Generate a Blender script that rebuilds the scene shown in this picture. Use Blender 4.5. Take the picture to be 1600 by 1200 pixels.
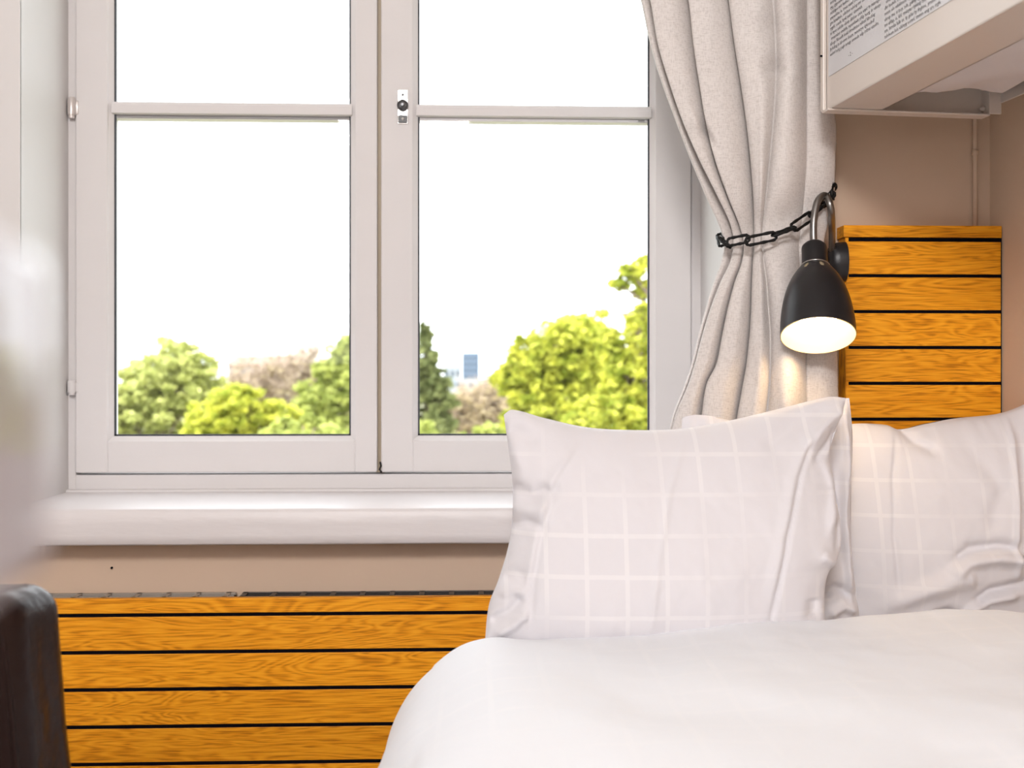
import bpy, bmesh, math, random
from mathutils import Vector, Matrix, noise
PI = math.pi
sc = bpy.context.scene
for o in list(bpy.data.objects): bpy.data.objects.remove(o)
COL = sc.collection

# ------------------------------------------------------------------ camera
F = 1800.0; TH = math.atan(70 / F); CZ = 1.0; HY = 595.0
cd = bpy.data.cameras.new('camera'); cam = bpy.data.objects.new('camera', cd); COL.objects.link(cam)
cam.location = (0, 0, CZ); cam.rotation_euler = (PI / 2, 0, -TH)
cd.sensor_width = 36; cd.lens = 36 * F / 1600; cd.shift_y = -5 / 1600
cd.clip_start = 0.02; cd.clip_end = 3000
cd.dof.use_dof = True; cd.dof.focus_distance = 2.12
cd.dof.aperture_fstop = (cd.lens / 1000) / 0.0095
sc.camera = cam
# ------------------------------------------------------------------ world, lights, exposure
w = bpy.data.worlds.new('world'); sc.world = w; w.use_nodes = True
nt = w.node_tree; bg = nt.nodes['Background']
bg.inputs[0].default_value = (0.93, 0.965, 1.0, 1); bg.inputs[1].default_value = 2.6
sd = bpy.data.lights.new('sun', 'SUN'); sun = bpy.data.objects.new('sun', sd); COL.objects.link(sun)
sun.rotation_euler = (math.radians(40), 0, math.radians(-28)); sd.energy = 4.5; sd.angle = 0.02; sd.color = (1, 0.95, 0.85)
sun.location = (0, -3, 8)
def area(name, loc, target, sx, sy, energy, color):
    ld = bpy.data.lights.new(name, 'AREA'); ld.shape = 'RECTANGLE'; ld.size = sx; ld.size_y = sy
    ld.energy = energy; ld.color = color
    o = bpy.data.objects.new(name, ld); COL.objects.link(o); o.location = loc
    o.rotation_euler = (Vector(target) - Vector(loc)).to_track_quat('-Z', 'Y').to_euler()
    return o
area('ceiling_bounce_light', (-0.35, -1.5, 2.62), (0.3, 2.0, 0.8), 0.75, 0.6, 64, (1.0, 0.965, 0.95))  # unseen flash bounced off the ceiling; no lamp fitting there
area('rear_fill_light', (-0.8, -2.05, 1.75), (0.3, 2.3, 1.05), 1.5, 1.3, 13, (1.0, 0.97, 0.96))  # fill light added behind the camera; the wall there has no window
vs = sc.view_settings; vs.view_transform = 'Standard'; vs.look = 'None'; vs.gamma = 1; vs.use_curve_mapping = False
vs.exposure = 0.6

# ------------------------------------------------------------------ helpers
def P(px, py, Y):
    xr = (px - 800) / F; zr = -(py - HY) / F
    X = xr * math.cos(TH) + math.sin(TH); D = math.cos(TH) - xr * math.sin(TH)
    s = Y / D
    return Vector((X * s, Y, CZ + zr * s))
def PX(px, Y): return P(px, HY, Y).x
def PZ(py, Y, px=800): return P(px, py, Y).z
ORG = {}
def link(o, parent=None):
    COL.objects.link(o)
    if parent is not None: o.parent = parent
    return o
def thing(name, loc, label, cat, group=None):
    o = bpy.data.objects.new(name, None); COL.objects.link(o); o.location = loc
    o.empty_display_size = 0.05; ORG[o.name] = Vector(loc)
    o['label'] = label; o['category'] = cat
    if group: o['group'] = group
    return o
def tag(o, label=None, cat=None, group=None, kind=None):
    if label: o['label'] = label
    if cat: o['category'] = cat
    if group: o['group'] = group
    if kind: o['kind'] = kind
    return o
def mesh(name, V, Fc, mat, parent=None, smooth=False, uv=None, loc=None):
    org = ORG[parent.name] if parent is not None else Vector(loc or (0, 0, 0))
    me = bpy.data.meshes.new(name)
    me.from_pydata([tuple(Vector(v) - org) for v in V], [], Fc)
    if uv:
        ul = me.uv_layers.new(name='UVMap')
        for l in me.loops: ul.data[l.index].uv = uv[l.vertex_index]
    me.materials.append(mat)
    if smooth: me.polygons.foreach_set('use_smooth', [True] * len(me.polygons))
    me.update()
    o = bpy.data.objects.new(name, me); link(o, parent)
    if parent is None: o.location = org
    ORG[o.name] = org
    return o
class MB:
    def __init__(s): s.V = []; s.F = []; s.UV = []
    def add(s, V, Fc):
        n = len(s.V); s.V += [Vector(v) for v in V]; s.F += [tuple(i + n for i in f) for f in Fc]; return s
    def box(s, x0, x1, y0, y1, z0, z1, b=0.0):
        bm = bmesh.new(); bmesh.ops.create_cube(bm, size=1)
        for v in bm.verts:
            v.co = Vector((x0 + (v.co.x + .5) * (x1 - x0), y0 + (v.co.y + .5) * (y1 - y0), z0 + (v.co.z + .5) * (z1 - z0)))
        if b: bmesh.ops.bevel(bm, geom=bm.edges[:], offset=b, segments=2, affect='EDGES', profile=0.5)
        bm.verts.index_update(); s.add([v.co.copy() for v in bm.verts], [[v.index for v in f.verts] for f in bm.faces]); bm.free(); return s
    def hexa(s, pts, b=0.0):   # 8 points: bottom 4 then top 4
        bm = bmesh.new(); vs_ = [bm.verts.new(p) for p in pts]
        for f in ((3, 2, 1, 0), (4, 5, 6, 7), (0, 1, 5, 4), (1, 2, 6, 5), (2, 3, 7, 6), (3, 0, 4, 7)): bm.faces.new([vs_[i] for i in f])
        bmesh.ops.recalc_face_normals(bm, faces=bm.faces[:])
        if b: bmesh.ops.bevel(bm, geom=bm.edges[:], offset=b, segments=2, affect='EDGES', profile=0.5)
        bm.verts.index_update(); s.add([v.co.copy() for v in bm.verts], [[v.index for v in f.verts] for f in bm.faces]); bm.free(); return s
    def tube(s, pts, r, seg=10, cap=True, closed=False):
        pts = [Vector(p) for p in pts]; n = len(pts); rr = r if isinstance(r, (list, tuple)) else [r] * n
        V = []; up = Vector((0, 0, 1)); prev = None
        for i, p in enumerate(pts):
            if closed: t = (pts[(i + 1) % n] - pts[i - 1])
            else: t = (pts[min(i + 1, n - 1)] - pts[max(i - 1, 0)])
            t.normalize()
            if prev is None:
                a = t.cross(up)
                if a.length < .05: a = t.cross(Vector((1, 0, 0)))
            else: a = prev - t * prev.dot(t)
            a.normalize(); prev = a; b = t.cross(a)
            for k in range(seg):
                q = 2 * PI * k / seg; V.append(p + (a * math.cos(q) + b * math.sin(q)) * rr[i])
        Fc = []
        m = n if closed else n - 1
        for i in range(m):
            for k in range(seg):
                j = (i + 1) % n
                Fc.append((i * seg + k, i * seg + (k + 1) % seg, j * seg + (k + 1) % seg, j * seg + k))
        if cap and not closed:
            Fc.append(tuple(range(seg))[::-1]); Fc.append(tuple((n - 1) * seg + k for k in range(seg)))
        return s.add(V, Fc)
    def lathe(s, prof, origin=(0, 0, 0), axis=(0, 0, 1), seg=40, capb=False, capt=False):
        ax = Vector(axis).normalized(); a = ax.orthogonal().normalized(); b = ax.cross(a); o = Vector(origin)
        V = []; Fc = []
        for r, h in prof:
            for k in range(seg):
                q = 2 * PI * k / seg; V.append(o + ax * h + (a * math.cos(q) + b * math.sin(q)) * r)
        for i in range(len(prof) - 1):
            for k in range(seg):
                Fc.append((i * seg + k, i * seg + (k + 1) % seg, (i + 1) * seg + (k + 1) % seg, (i + 1) * seg + k))
        if capb: Fc.append(tuple(range(seg))[::-1])
        if capt: Fc.append(tuple((len(prof) - 1) * seg + k for k in range(seg)))
        return s.add(V, Fc)
    def build(s, name, mat, parent=None, smooth=False, loc=None):
        return mesh(name, s.V, s.F, mat, parent, smooth, loc=loc)
def autosmooth(o, ang=40):
    me = o.data; bm = bmesh.new(); bm.from_mesh(me); a = math.radians(ang)
    for f in bm.faces: f.smooth = True
    for e in bm.edges:
        if len(e.link_faces) == 2 and e.calc_face_angle(0) > a: e.smooth = False
    bm.to_mesh(me); bm.free(); return o
def interp(tab, x):
    if x <= tab[0][0]: return tab[0][1]
    for (a, b), (c, d) in zip(tab, tab[1:]):
        if x <= c: return b + (d - b) * (x - a) / (c - a)
    return tab[-1][1]
def sinterp(tab, x):      # smooth (catmull-rom) interpolation
    n = len(tab)
    if x <= tab[0][0]: return tab[0][1]
    if x >= tab[-1][0]: return tab[-1][1]
    for i in range(n - 1):
        if x <= tab[i + 1][0]: break
    x0, y0 = tab[i]; x1, y1 = tab[i + 1]; h = x1 - x0; t = (x - x0) / h
    m0 = (y1 - y0) / h if i == 0 else (y1 - tab[i - 1][1]) / (x1 - tab[i - 1][0])
    m1 = (y1 - y0) / h if i == n - 2 else (tab[i + 2][1] - y0) / (tab[i + 2][0] - x0)
    return (2*t**3-3*t*t+1)*y0 + (t**3-2*t*t+t)*h*m0 + (-2*t**3+3*t*t)*y1 + (t**3-t*t)*h*m1
def nz(x, y, z=0.0): return noise.noise(Vector((x, y, z)))

# ------------------------------------------------------------------ materials
def mat(name, col, rough=0.5, metal=0.0, bump=0, bscale=40, bdist=0.002, var=0, vscale=6, spec=0.5, stretch=(1, 1, 1), emis=None, estr=0, sheen=0):
    m = bpy.data.materials.new(name); m.use_nodes = True; t = m.node_tree; b = t.nodes['Principled BSDF']
    b.inputs['Base Color'].default_value = (*col, 1); b.inputs['Roughness'].default_value = rough; b.inputs['Metallic'].default_value = metal
    b.inputs['Specular IOR Level'].default_value = spec
    if sheen: b.inputs['Sheen Weight'].default_value = sheen
    tc = t.nodes.new('ShaderNodeTexCoord'); mp = t.nodes.new('ShaderNodeMapping'); mp.inputs['Scale'].default_value = stretch
    t.links.new(tc.outputs['Object'], mp.inputs['Vector'])
    n = t.nodes.new('ShaderNodeTexNoise'); n.inputs['Scale'].default_value = vscale; n.inputs['Detail'].default_value = 4
    t.links.new(mp.outputs[0], n.inputs['Vector'])
    mx = t.nodes.new('ShaderNodeMix'); mx.data_type = 'RGBA'
    v = var or 0.02
    mx.inputs['A'].default_value = (*[c * (1 - v) for c in col], 1); mx.inputs['B'].default_value = (*[min(1, c * (1 + v)) for c in col], 1)
    t.links.new(n.outputs['Fac'], mx.inputs['Factor']); t.links.new(mx.outputs['Result'], b.inputs['Base Color'])
    if bump:
        n2 = t.nodes.new('ShaderNodeTexNoise'); n2.inputs['Scale'].default_value = bscale; n2.inputs['Detail'].default_value = 5
        t.links.new(mp.outputs[0], n2.inputs['Vector'])
        bp = t.nodes.new('ShaderNodeBump'); bp.inputs['Strength'].default_value = bump; bp.inputs['Distance'].default_value = bdist
        t.links.new(n2.outputs['Fac'], bp.inputs['Height']); t.links.new(bp.outputs[0], b.inputs['Normal'])
    if emis:
        b.inputs['Emission Color'].default_value = (*emis, 1); b.inputs['Emission Strength'].default_value = estr
    return m
def wood_mat(name, pitch, z0, vertical=False):
    m = bpy.data.materials.new(name); m.use_nodes = True; t = m.node_tree; L = t.links; N = t.nodes
    b = N['Principled BSDF']; b.inputs['Roughness'].default_value = 0.5; b.inputs['Specular IOR Level'].default_value = .25
    tc = N.new('ShaderNodeTexCoord'); sx = N.new('ShaderNodeSeparateXYZ'); L.new(tc.outputs['Object'], sx.inputs[0])
    def mth(op, a, bb=None, c=None):
        n = N.new('ShaderNodeMath'); n.operation = op
        for i, v in enumerate((a, bb, c)):
            if v is None: continue
            if isinstance(v, (int, float)): n.inputs[i].default_value = v
            else: L.new(v, n.inputs[i])
        return n.outputs[0]
    along, across = (sx.outputs[2], sx.outputs[0]) if vertical else (sx.outputs[0], sx.outputs[2])
    row = mth('FLOOR', mth('DIVIDE', mth('SUBTRACT', across, z0), pitch))
    off = mth('MULTIPLY', row, 3.717)
    cv = N.new('ShaderNodeCombineXYZ'); L.new(mth('ADD', mth('MULTIPLY', along, 1.0), off), cv.inputs[0]); L.new(across, cv.inputs[2]); L.new(sx.outputs[1], cv.inputs[1])
    mp = N.new('ShaderNodeMapping'); mp.inputs['Scale'].default_value = (2.2, 8, 17); L.new(cv.outputs[0], mp.inputs[0])
    big = N.new('ShaderNodeTexNoise'); big.inputs['Scale'].default_value = 1.0; big.inputs['Detail'].default_value = 3; big.inputs['Distortion'].default_value = .6; L.new(mp.outputs[0], big.inputs['Vector'])
    rings = mth('SINE', mth('MULTIPLY', big.outputs['Fac'], 120))
    rings = mth('MULTIPLY_ADD', rings, 0.5, 0.5)
    mp2 = N.new('ShaderNodeMapping'); mp2.inputs['Scale'].default_value = (20, 60, 560); L.new(cv.outputs[0], mp2.inputs[0])
    fine = N.new('ShaderNodeTexNoise'); fine.inputs['Scale'].default_value = 1.0; fine.inputs['Detail'].default_value = 3; L.new(mp2.outputs[0], fine.inputs['Vector'])
    g = mth('ADD', mth('MULTIPLY', rings, 0.20), mth('MULTIPLY', fine.outputs['Fac'], 0.80))
    cr = N.new('ShaderNodeValToRGB'); L.new(g, cr.inputs[0])
    e = cr.color_ramp.elements
    e[0].position = 0.28; e[0].color = (0.47, 0.155, 0.002, 1); e[1].position = 0.68; e[1].color = (0.93, 0.40, 0.018, 1)
    k = e.new(0.46); k.color = (0.80, 0.30, 0.006, 1)
    rn = N.new('ShaderNodeTexWhiteNoise'); rn.noise_dimensions = '1D'; L.new(row, rn.inputs['W'])
    hs = N.new('ShaderNodeHueSaturation'); L.new(cr.outputs[0], hs.inputs['Color']); L.new(mth('MULTIPLY_ADD', rn.outputs['Value'], 0.14, 0.93), hs.inputs['Value'])
    L.new(hs.outputs[0], b.inputs['Base Color'])
    bp = N.new('ShaderNodeBump'); bp.inputs['Strength'].default_value = .25; bp.inputs['Distance'].default_value = .0006
    L.new(g, bp.inputs['Height']); L.new(bp.outputs[0], b.inputs['Normal'])
    return m
def linen_mat(name, col, dark, rough=0.9, s=700):
    m = bpy.data.materials.new(name); m.use_nodes = True; t = m.node_tree; L = t.links; N = t.nodes
    b = N['Principled BSDF']; b.inputs['Roughness'].default_value = rough; b.inputs['Sheen Weight'].default_value = .2
    tc = N.new('ShaderNodeTexCoord')
    outs = []
    for sc_ in ((s, s, s * .16), (s * .16, s * .16, s)):
        mp = N.new('ShaderNodeMapping'); mp.inputs['Scale'].default_value = sc_; L.new(tc.outputs['Object'], mp.inputs[0])
        n = N.new('ShaderNodeTexNoise'); n.inputs['Scale'].default_value = 1; n.inputs['Detail'].default_value = 2; L.new(mp.outputs[0], n.inputs['Vector']); outs.append(n.outputs['Fac'])
    a = N.new('ShaderNodeMath'); a.operation = 'MULTIPLY_ADD'; L.new(outs[0], a.inputs[0]); a.inputs[1].default_value = .5; 
    a2 = N.new('ShaderNodeMath'); a2.operation = 'MULTIPLY'; L.new(outs[1], a2.inputs[0]); a2.inputs[1].default_value = .5; L.new(a2.outputs[0], a.inputs[2])
    cr = N.new('ShaderNodeValToRGB'); L.new(a.outputs[0], cr.inputs[0]); e = cr.color_ramp.elements
    e[0].position = .32; e[0].color = (*dark, 1); e[1].position = .55; e[1].color = (*col, 1)
    L.new(cr.outputs[0], b.inputs['Base Color'])
    bp = N.new('ShaderNodeBump'); bp.inputs['Strength'].default_value = .3; bp.inputs['Distance'].default_value = .0005; L.new(a.outputs[0], bp.inputs['Height']); L.new(bp.outputs[0], b.inputs['Normal'])
    return m
def bed_mat(name, col, line, cell=0.062, lw=0.11):
    """satin woven check: thin brighter lines on a pale ground (by UV in metres)"""
    m = bpy.data.materials.new(name); m.use_nodes = True; t = m.node_tree; L = t.links; N = t.nodes
    b = N['Principled BSDF']; b.inputs['Roughness'].default_value = .75; b.inputs['Sheen Weight'].default_value = .15
    tc = N.new('ShaderNodeTexCoord'); sx = N.new('ShaderNodeSeparateXYZ'); L.new(tc.outputs['UV'], sx.inputs[0])
    def mth(op, a, bb=None):
        n = N.new('ShaderNodeMath'); n.operation = op
        for i, v in enumerate((a, bb)):
            if v is None: continue
            if isinstance(v, (int, float)): n.inputs[i].default_value = v
            else: L.new(v, n.inputs[i])
        return n.outputs[0]
    ls = []
    for i in (0, 1):
        fr = mth('FRACT', mth('DIVIDE', sx.outputs[i], cell)); ls.append(mth('LESS_THAN', fr, lw))
    g = mth('MAXIMUM', ls[0], ls[1])
    n = N.new('ShaderNodeTexNoise'); n.inputs['Scale'].default_value = 4.5; L.new(tc.outputs['UV'], n.inputs['Vector'])
    cl = N.new('ShaderNodeMapRange'); cl.inputs['From Min'].default_value = .38; cl.inputs['From Max'].default_value = .62; L.new(n.outputs['Fac'], cl.inputs['Value'])
    f = mth('MULTIPLY', g, cl.outputs['Result'])
    mx = N.new('ShaderNodeMix'); mx.data_type = 'RGBA'; mx.inputs['A'].default_value = (*col, 1); mx.inputs['B'].default_value = (*line, 1)
    L.new(f, mx.inputs['Factor']); L.new(mx.outputs['Result'], b.inputs['Base Color'])
    n2 = N.new('ShaderNodeTexNoise'); n2.inputs['Scale'].default_value = 14; n2.inputs['Detail'].default_value = 4; L.new(tc.outputs['UV'], n2.inputs['Vector'])
    bp = N.new('ShaderNodeBump'); bp.inputs['Strength'].default_value = .35; bp.inputs['Distance'].default_value = .004; L.new(n2.outputs['Fac'], bp.inputs['Height']); L.new(bp.outputs[0], b.inputs['Normal'])
    return m
def glass_mat():
    m = bpy.data.materials.new('window_glass'); m.use_nodes = True; t = m.node_tree; N = t.nodes; L = t.links
    N.remove(N['Principled BSDF']); out = N['Material Output']
    tr = N.new('ShaderNodeBsdfTransparent'); tr.inputs[0].default_value = (.97, .98, .98, 1)
    gl = N.new('ShaderNodeBsdfGlossy'); gl.inputs['Roughness'].default_value = .02
    fr = N.new('ShaderNodeFresnel'); fr.inputs[0].default_value = 1.45
    n = N.new('ShaderNodeTexNoise'); n.inputs['Scale'].default_value = 3; bp = N.new('ShaderNodeBump'); bp.inputs['Strength'].default_value = .05
    L.new(n.outputs['Fac'], bp.inputs['Height']); L.new(bp.outputs[0], gl.inputs['Normal'])
    mx = N.new('ShaderNodeMixShader'); L.new(fr.outputs[0], mx.inputs[0]); L.new(tr.outputs[0], mx.inputs[1]); L.new(gl.outputs[0], mx.inputs[2])
    L.new(mx.outputs[0], out.inputs['Surface']); return m
def leaf_mat(name, c0, c1):
    m = bpy.data.materials.new(name); m.use_nodes = True; t = m.node_tree; N = t.nodes; L = t.links
    b = N['Principled BSDF']; b.inputs['Roughness'].default_value = .6; b.inputs['Specular IOR Level'].default_value = .2
    tc = N.new('ShaderNodeTexCoord'); n = N.new('ShaderNodeTexNoise'); n.inputs['Scale'].default_value = 3.4; n.inputs['Detail'].default_value = 6
    L.new(tc.outputs['Object'], n.inputs['Vector'])
    cr = N.new('ShaderNodeValToRGB'); e = cr.color_ramp.elements; e[0].position = .36; e[1].position = .62; e[0].color = (*c0, 1); e[1].color = (*c1, 1)
    L.new(n.outputs['Fac'], cr.inputs[0]); L.new(cr.outputs[0], b.inputs['Base Color'])
    out = N['Material Output']; tl = N.new('ShaderNodeBsdfTranslucent'); L.new(cr.outputs[0], tl.inputs[0])
    mx = N.new('ShaderNodeMixShader'); mx.inputs[0].default_value = .4; L.new(b.outputs[0], mx.inputs[1]); L.new(tl.outputs[0], mx.inputs[2]); L.new(mx.outputs[0], out.inputs['Surface'])
    return m

M = {}
M['white_paint'] = mat('white_paint', (.70, .675, .675), .6, spec=.3, bump=.25, bscale=14, bdist=.002, stretch=(1, 1, 3))
M['sill_paint'] = mat('sill_paint', (.71, .675, .68), .42, bump=.55, bscale=9, bdist=.004, stretch=(.6, 1, 2.6))
M['wall'] = mat('beige_wall_paint', (.63, .475, .355), .6, bump=.3, bscale=25, bdist=.002, var=.03)
M['wall_white'] = mat('pale_wall_paint', (.68, .665, .66), .5, bump=.2, bscale=12, bdist=.002)
M['floor'] = mat('floor_boards', (.22, .15, .10), .45, bump=.2, stretch=(1, 8, 1), var=.2)
M['ceiling'] = mat('ceiling_paint', (.8, .79, .78), .8)
M['bunk'] = mat('bunk_paint', (.70, .63, .575), .3, bump=.12, bscale=20, bdist=.001)
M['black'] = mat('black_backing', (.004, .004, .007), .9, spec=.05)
M['blackmetal'] = mat('black_metal', (.012, .011, .013), .38, bump=.1, bscale=300)
M['iron'] = mat('black_iron', (.005, .0045, .0045), .5, spec=.25, bump=.4, bscale=180, bdist=.001)
M['chrome'] = mat('chrome', (.50, .485, .47), .28, metal=1)
M['flex'] = mat('brushed_flex_metal', (.30, .29, .28), .34, metal=1)
M['grille'] = mat('grille_grey_metal', (.36, .32, .28), .45, metal=.3)
M['darkseal'] = mat('dark_seal', (.03, .035, .045), .6)
M['curtain'] = linen_mat('curtain_linen', (.70, .655, .63), (.53, .485, .46))
M['bed'] = bed_mat('white_check_cotton', (.71, .69, .72), (.765, .745, .765))
M['duvet'] = bed_mat('white_duvet_cotton', (.82, .845, .89), (.84, .86, .90), cell=.07)
M['sheet'] = mat('white_sheet', (.78, .75, .76), .8, bump=.3, bscale=20)
M['leather'] = mat('dark_brown_leather', (.013, .0045, .0035), .30, bump=.6, bscale=48, bdist=.003, var=.3, spec=.22)
M['glass'] = glass_mat()
M['shade_out'] = mat('black_lacquer', (.013, .012, .014), .36, spec=.45)
M['shade_in'] = mat('cream_enamel', (.42, .34, .21), .6)
M['bulb'] = mat('lit_bulb', (1, .9, .75), .5, emis=(1.0, .74, .43), estr=19)
M['paper'] = mat('printed_paper', (.68, .68, .70), .35)
M['ink'] = mat('ink', (.06, .055, .06), .6)
M['vase'] = mat('glazed_white_ceramic', (.50, .49, .54), .12, spec=.5)
M['vase'].node_tree.nodes['Principled BSDF'].inputs['IOR'].default_value = 1.15
M['wood_r'] = wood_mat('oak_slats', .0703, 0.0)
M['wood_h'] = wood_mat('oak_headboard', .0695, .03)
M['wood_v'] = wood_mat('oak_upright', .4, 0.0, True)

# ------------------------------------------------------------------ key distances
YW = 2.28     # room side of window wall
YS = 2.20     # sill front, radiator cover front
YF = 2.55     # window frame face
XR = PX(1547, YW)       # right wall
XL = -1.7; YB = -2.2; ZC = 2.75
wx0, wx1 = PX(105, YF), PX(1097, YF)          # window opening
zsill = PZ(796, YS, 100); zsillb = PZ(853.5, YS, 100)
WT = 2.30     # top of the window
def S(mb, name, m, **k):
    o = mb.build(name, m, **k); o['kind'] = 'structure'; return o
# wall with opening
wl = MB(); T = .42
wl.box(XL - .1, wx0, YW, YW + T, 0, ZC); wl.box(wx1, XR + .9, YW, YW + T, 0, ZC)
wl.box(wx0, wx1, YW, YW + T, 0, zsillb + .012); wl.box(wx0, wx1, YW, YW + T, WT, ZC)
S(wl, 'wall_back', M['wall'])
rv = MB()   # white reveal lining
rv.box(wx0 - .004, wx0 + .004, YW - .004, YF, zsill, WT, .001); rv.box(wx1 - .004, wx1 + .004, YW - .004, YF, zsill, WT, .001); rv.box(wx0, wx1, YW, YF, WT - .006, WT)
S(rv, 'trim_1', M['wall_white'])
cs = MB()   # pale plaster band left of the window
cs.box(wx0 - .45, wx0 + .004, YW - .006, YW + .001, zsill, WT + .1, .002)
S(cs, 'trim_2', M['wall_white'])
def xw(y): return XR + .108 * (YW - y)      # the right wall runs slightly outwards towards the room
S(MB().hexa([(xw(YB), YB, 0), (1.9, YB, 0), (1.9, YW + T, 0), (XR, YW, 0), (xw(YB), YB, ZC), (1.9, YB, ZC), (1.9, YW + T, ZC), (XR, YW, ZC)]), 'wall_right', M['wall'])
S(MB().box(XL - .1, XL, YB, YW + T, 0, ZC), 'wall_left', M['wall_white'])
S(MB().box(XL - .1, XR + .9, YB - .1, YB, 0, ZC), 'wall_front', M['wall_white'])
S(MB().box(XL - .1, XR + .9, YB - .1, YW + T, -.1, 0), 'floor', M['floor'])
S(MB().box(XL - .1, XR + .9, YB - .1, YW + T, ZC, ZC + .1), 'ceiling', M['ceiling'])
# thin round conduit in the corner above the headboard
cnd = MB().tube([(PX(1524, YW - .008), YW - .007, 1.05), (PX(1524, YW - .008), YW - .007, ZC)], .0045, 12)
cnd.tube([(PX(1524, YW - .008), YW - .007, PZ(238, YW)), (PX(1524, YW - .008), YW - .007, PZ(229, YW))], .0062, 12)
S(cnd, 'trim_3', M['wall'], smooth=True)
# sill board
sb = MB()
bmx = bmesh.new()
NX, NY = 90, 3
x0, x1 = wx0 - .40, wx1 + .12
V = []; Fc = []
prof = [(YF + .01, zsill + .001), (2.50, zsill + .0005), (2.4, zsill - .0005), (YS + .012, zsill), (YS + .004, zsill - .002), (YS, zsill - .008), (YS, zsill - .03), (YS, zsill - .05), (YS + .001, zsillb + .004), (YS + .005, zsillb), (YW + .01, zsillb)]
n = len(prof)
for i in range(NX + 1):
    x = x0 + (x1 - x0) * i / NX
    for k, (yy, zz) in enumerate(prof):
        d = .0006 * nz(x * 5, k * .7, 1.3) + .0005 * nz(x * 14, k * 1.7, 5)
        V.append((x, yy + (d if 3 < k < 9 else 0), zz + (d if k < 9 else d * .5)))
for i in range(NX):
    for k in range(n - 1): Fc.append((i * n + k, (i + 1) * n + k, (i + 1) * n + k + 1, i * n + k + 1))
Fc += [tuple(range(n)), tuple(NX * n + k for k in range(n))[::-1]]
sb.add(V, Fc)
# the part of the sill inside the opening is narrower; ears sit in front of the wall
o = S(sb, 'trim_4', M['sill_paint']); autosmooth(o, 50)

# ------------------------------------------------------------------ window
win = bpy.data.objects.new('window_1', None); COL.objects.link(win); win.location = ((wx0 + wx1) / 2, YF, zsill); ORG[win.name] = Vector(win.location); win['kind'] = 'structure'
fr = MB()
zt = WT
def zf(py): return PZ(py, YF, 400)
def X_(px): return PX(px, YF)
fr.box(wx0, X_(119.5), YF - .004, YF + .10, zsill, zt, .0025)
fr.box(X_(1079.5), wx1, YF - .004, YF + .10, zsill, zt, .0025)
fr.box(wx0, wx1, YF - .002, YF + .10, zsill - .01, zf(741), .003)
fr.box(wx0, wx1, YF - .020, YF + .02, zsill - .01, zf(763), .004)
fr.box(wx0, wx1, YF, YF + .10, zt - .05, zt, .0025)
fr.build('frame', M['white_paint'], win)
YSA = YF - .012
def sash(pa, pb, ga, gb):
    """outer px pa..pb, glass px ga..gb"""
    zb = zf(737.5); ztop = zt - .045; zg = zf(681)
    f = MB(); bz = .003
    f.box(X_(pa), X_(ga - 7), YSA, YF + .035, zb, ztop, bz); f.box(X_(gb + 7), X_(pb), YSA, YF + .035, zb, ztop, bz)
    f.box(X_(ga - 8), X_(gb + 8), YSA, YF + .035, zb, zf(688), bz); f.box(X_(ga - 8), X_(gb + 8), YSA, YF + .035, ztop - .07, ztop, bz)
    o = f.build('sash', M['white_paint'], win)
    # inner bevel bead round the glass
    b = MB(); d = .018
    xa, xb, za, zb2 = X_(ga - 8), X_(gb + 8), zf(688.5), ztop - .062
    xi, xj, zi, zj = X_(ga), X_(gb), zg, ztop - .072
    y0, y1 = YSA + .0035, YSA + .014
    V = [(xa, y0, za), (xb, y0, za), (xb, y0, zb2), (xa, y0, zb2), (xi, y1, zi), (xj, y1, zi), (xj, y1, zj), (xi, y1, zj), (xi, YF + .03, zi), (xj, YF + .03, zi), (xj, YF + .03, zj), (xi, YF + .03, zj)]
    Fc = [(0, 1, 5, 4), (1, 2, 6, 5), (2, 3, 7, 6), (3, 0, 4, 7), (4, 5, 9, 8), (5, 6, 10, 9), (6, 7, 11, 10), (7, 4, 8, 11)]
    b.add(V, Fc); b.build('glazing_bead', M['white_paint'], o)
    s = MB(); yy = YF + .006; t = .0036   # thin dark putty seam
    s.box(xi - .001, xi + t, yy - .003, yy + .003, zi, zj); s.box(xj - t, xj + .001, yy - .003, yy + .003, zi, zj); s.box(xi, xj, yy - .003, yy + .003, zi - .001, zi + t)
    s.build('seal', M['darkseal'], o)
    m1 = MB()
    zm0, zm1 = zf(186), zf(161)
    m1.box(xi - .004, xj + .004, YF - .002, YF + .028, zm0 + .008, zm1, .002)
    m1.box(xi - .004, xj + .004, YF - .008, YF + .024, zm0 + .009, zm1 - .006, .002)
    m1.box(xi - .004, xj + .004, YF + .006, YF + .034, zm0, zm0 + .012, .001)
    m1.build('glazing_bar', M['white_paint'], o)
    s2 = MB()
    V = []
    N_ = 50
    for i in range(N_):
        xx = xi + (xj - xi) * i / (N_ - 1); V += [(xx, YF + .0262, zm1 - .001), (xx, YF + .0262, zm1 + .0008 + .0032 * max(0, nz(xx * 9, 3.1, pa)))]
    s2.add(V, [(2 * i, 2 * i + 2, 2 * i + 3, 2 * i + 1) for i in range(N_ - 1)])
    s2.build('putty', M['darkseal'], o)
    g = MB(); g.add([(xi, yy, zi), (xj, yy, zi), (xj, yy, zj), (xi, yy, zj)], [(0, 1, 2, 3)]); g.build('glass_pane', M['glass'], o)
    return o
sash(120.5, 590, 178, 548)
s2 = sash(596, 1078.5, 653, 1015)
# flush meeting strip between the sashes
MB().box(X_(586), X_(602), YF + .004, YF + .04, zf(739), zt - .05, .002).build('meeting_strip', mat('yellowed_paint', (.42, .34, .24), .5), win)
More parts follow.
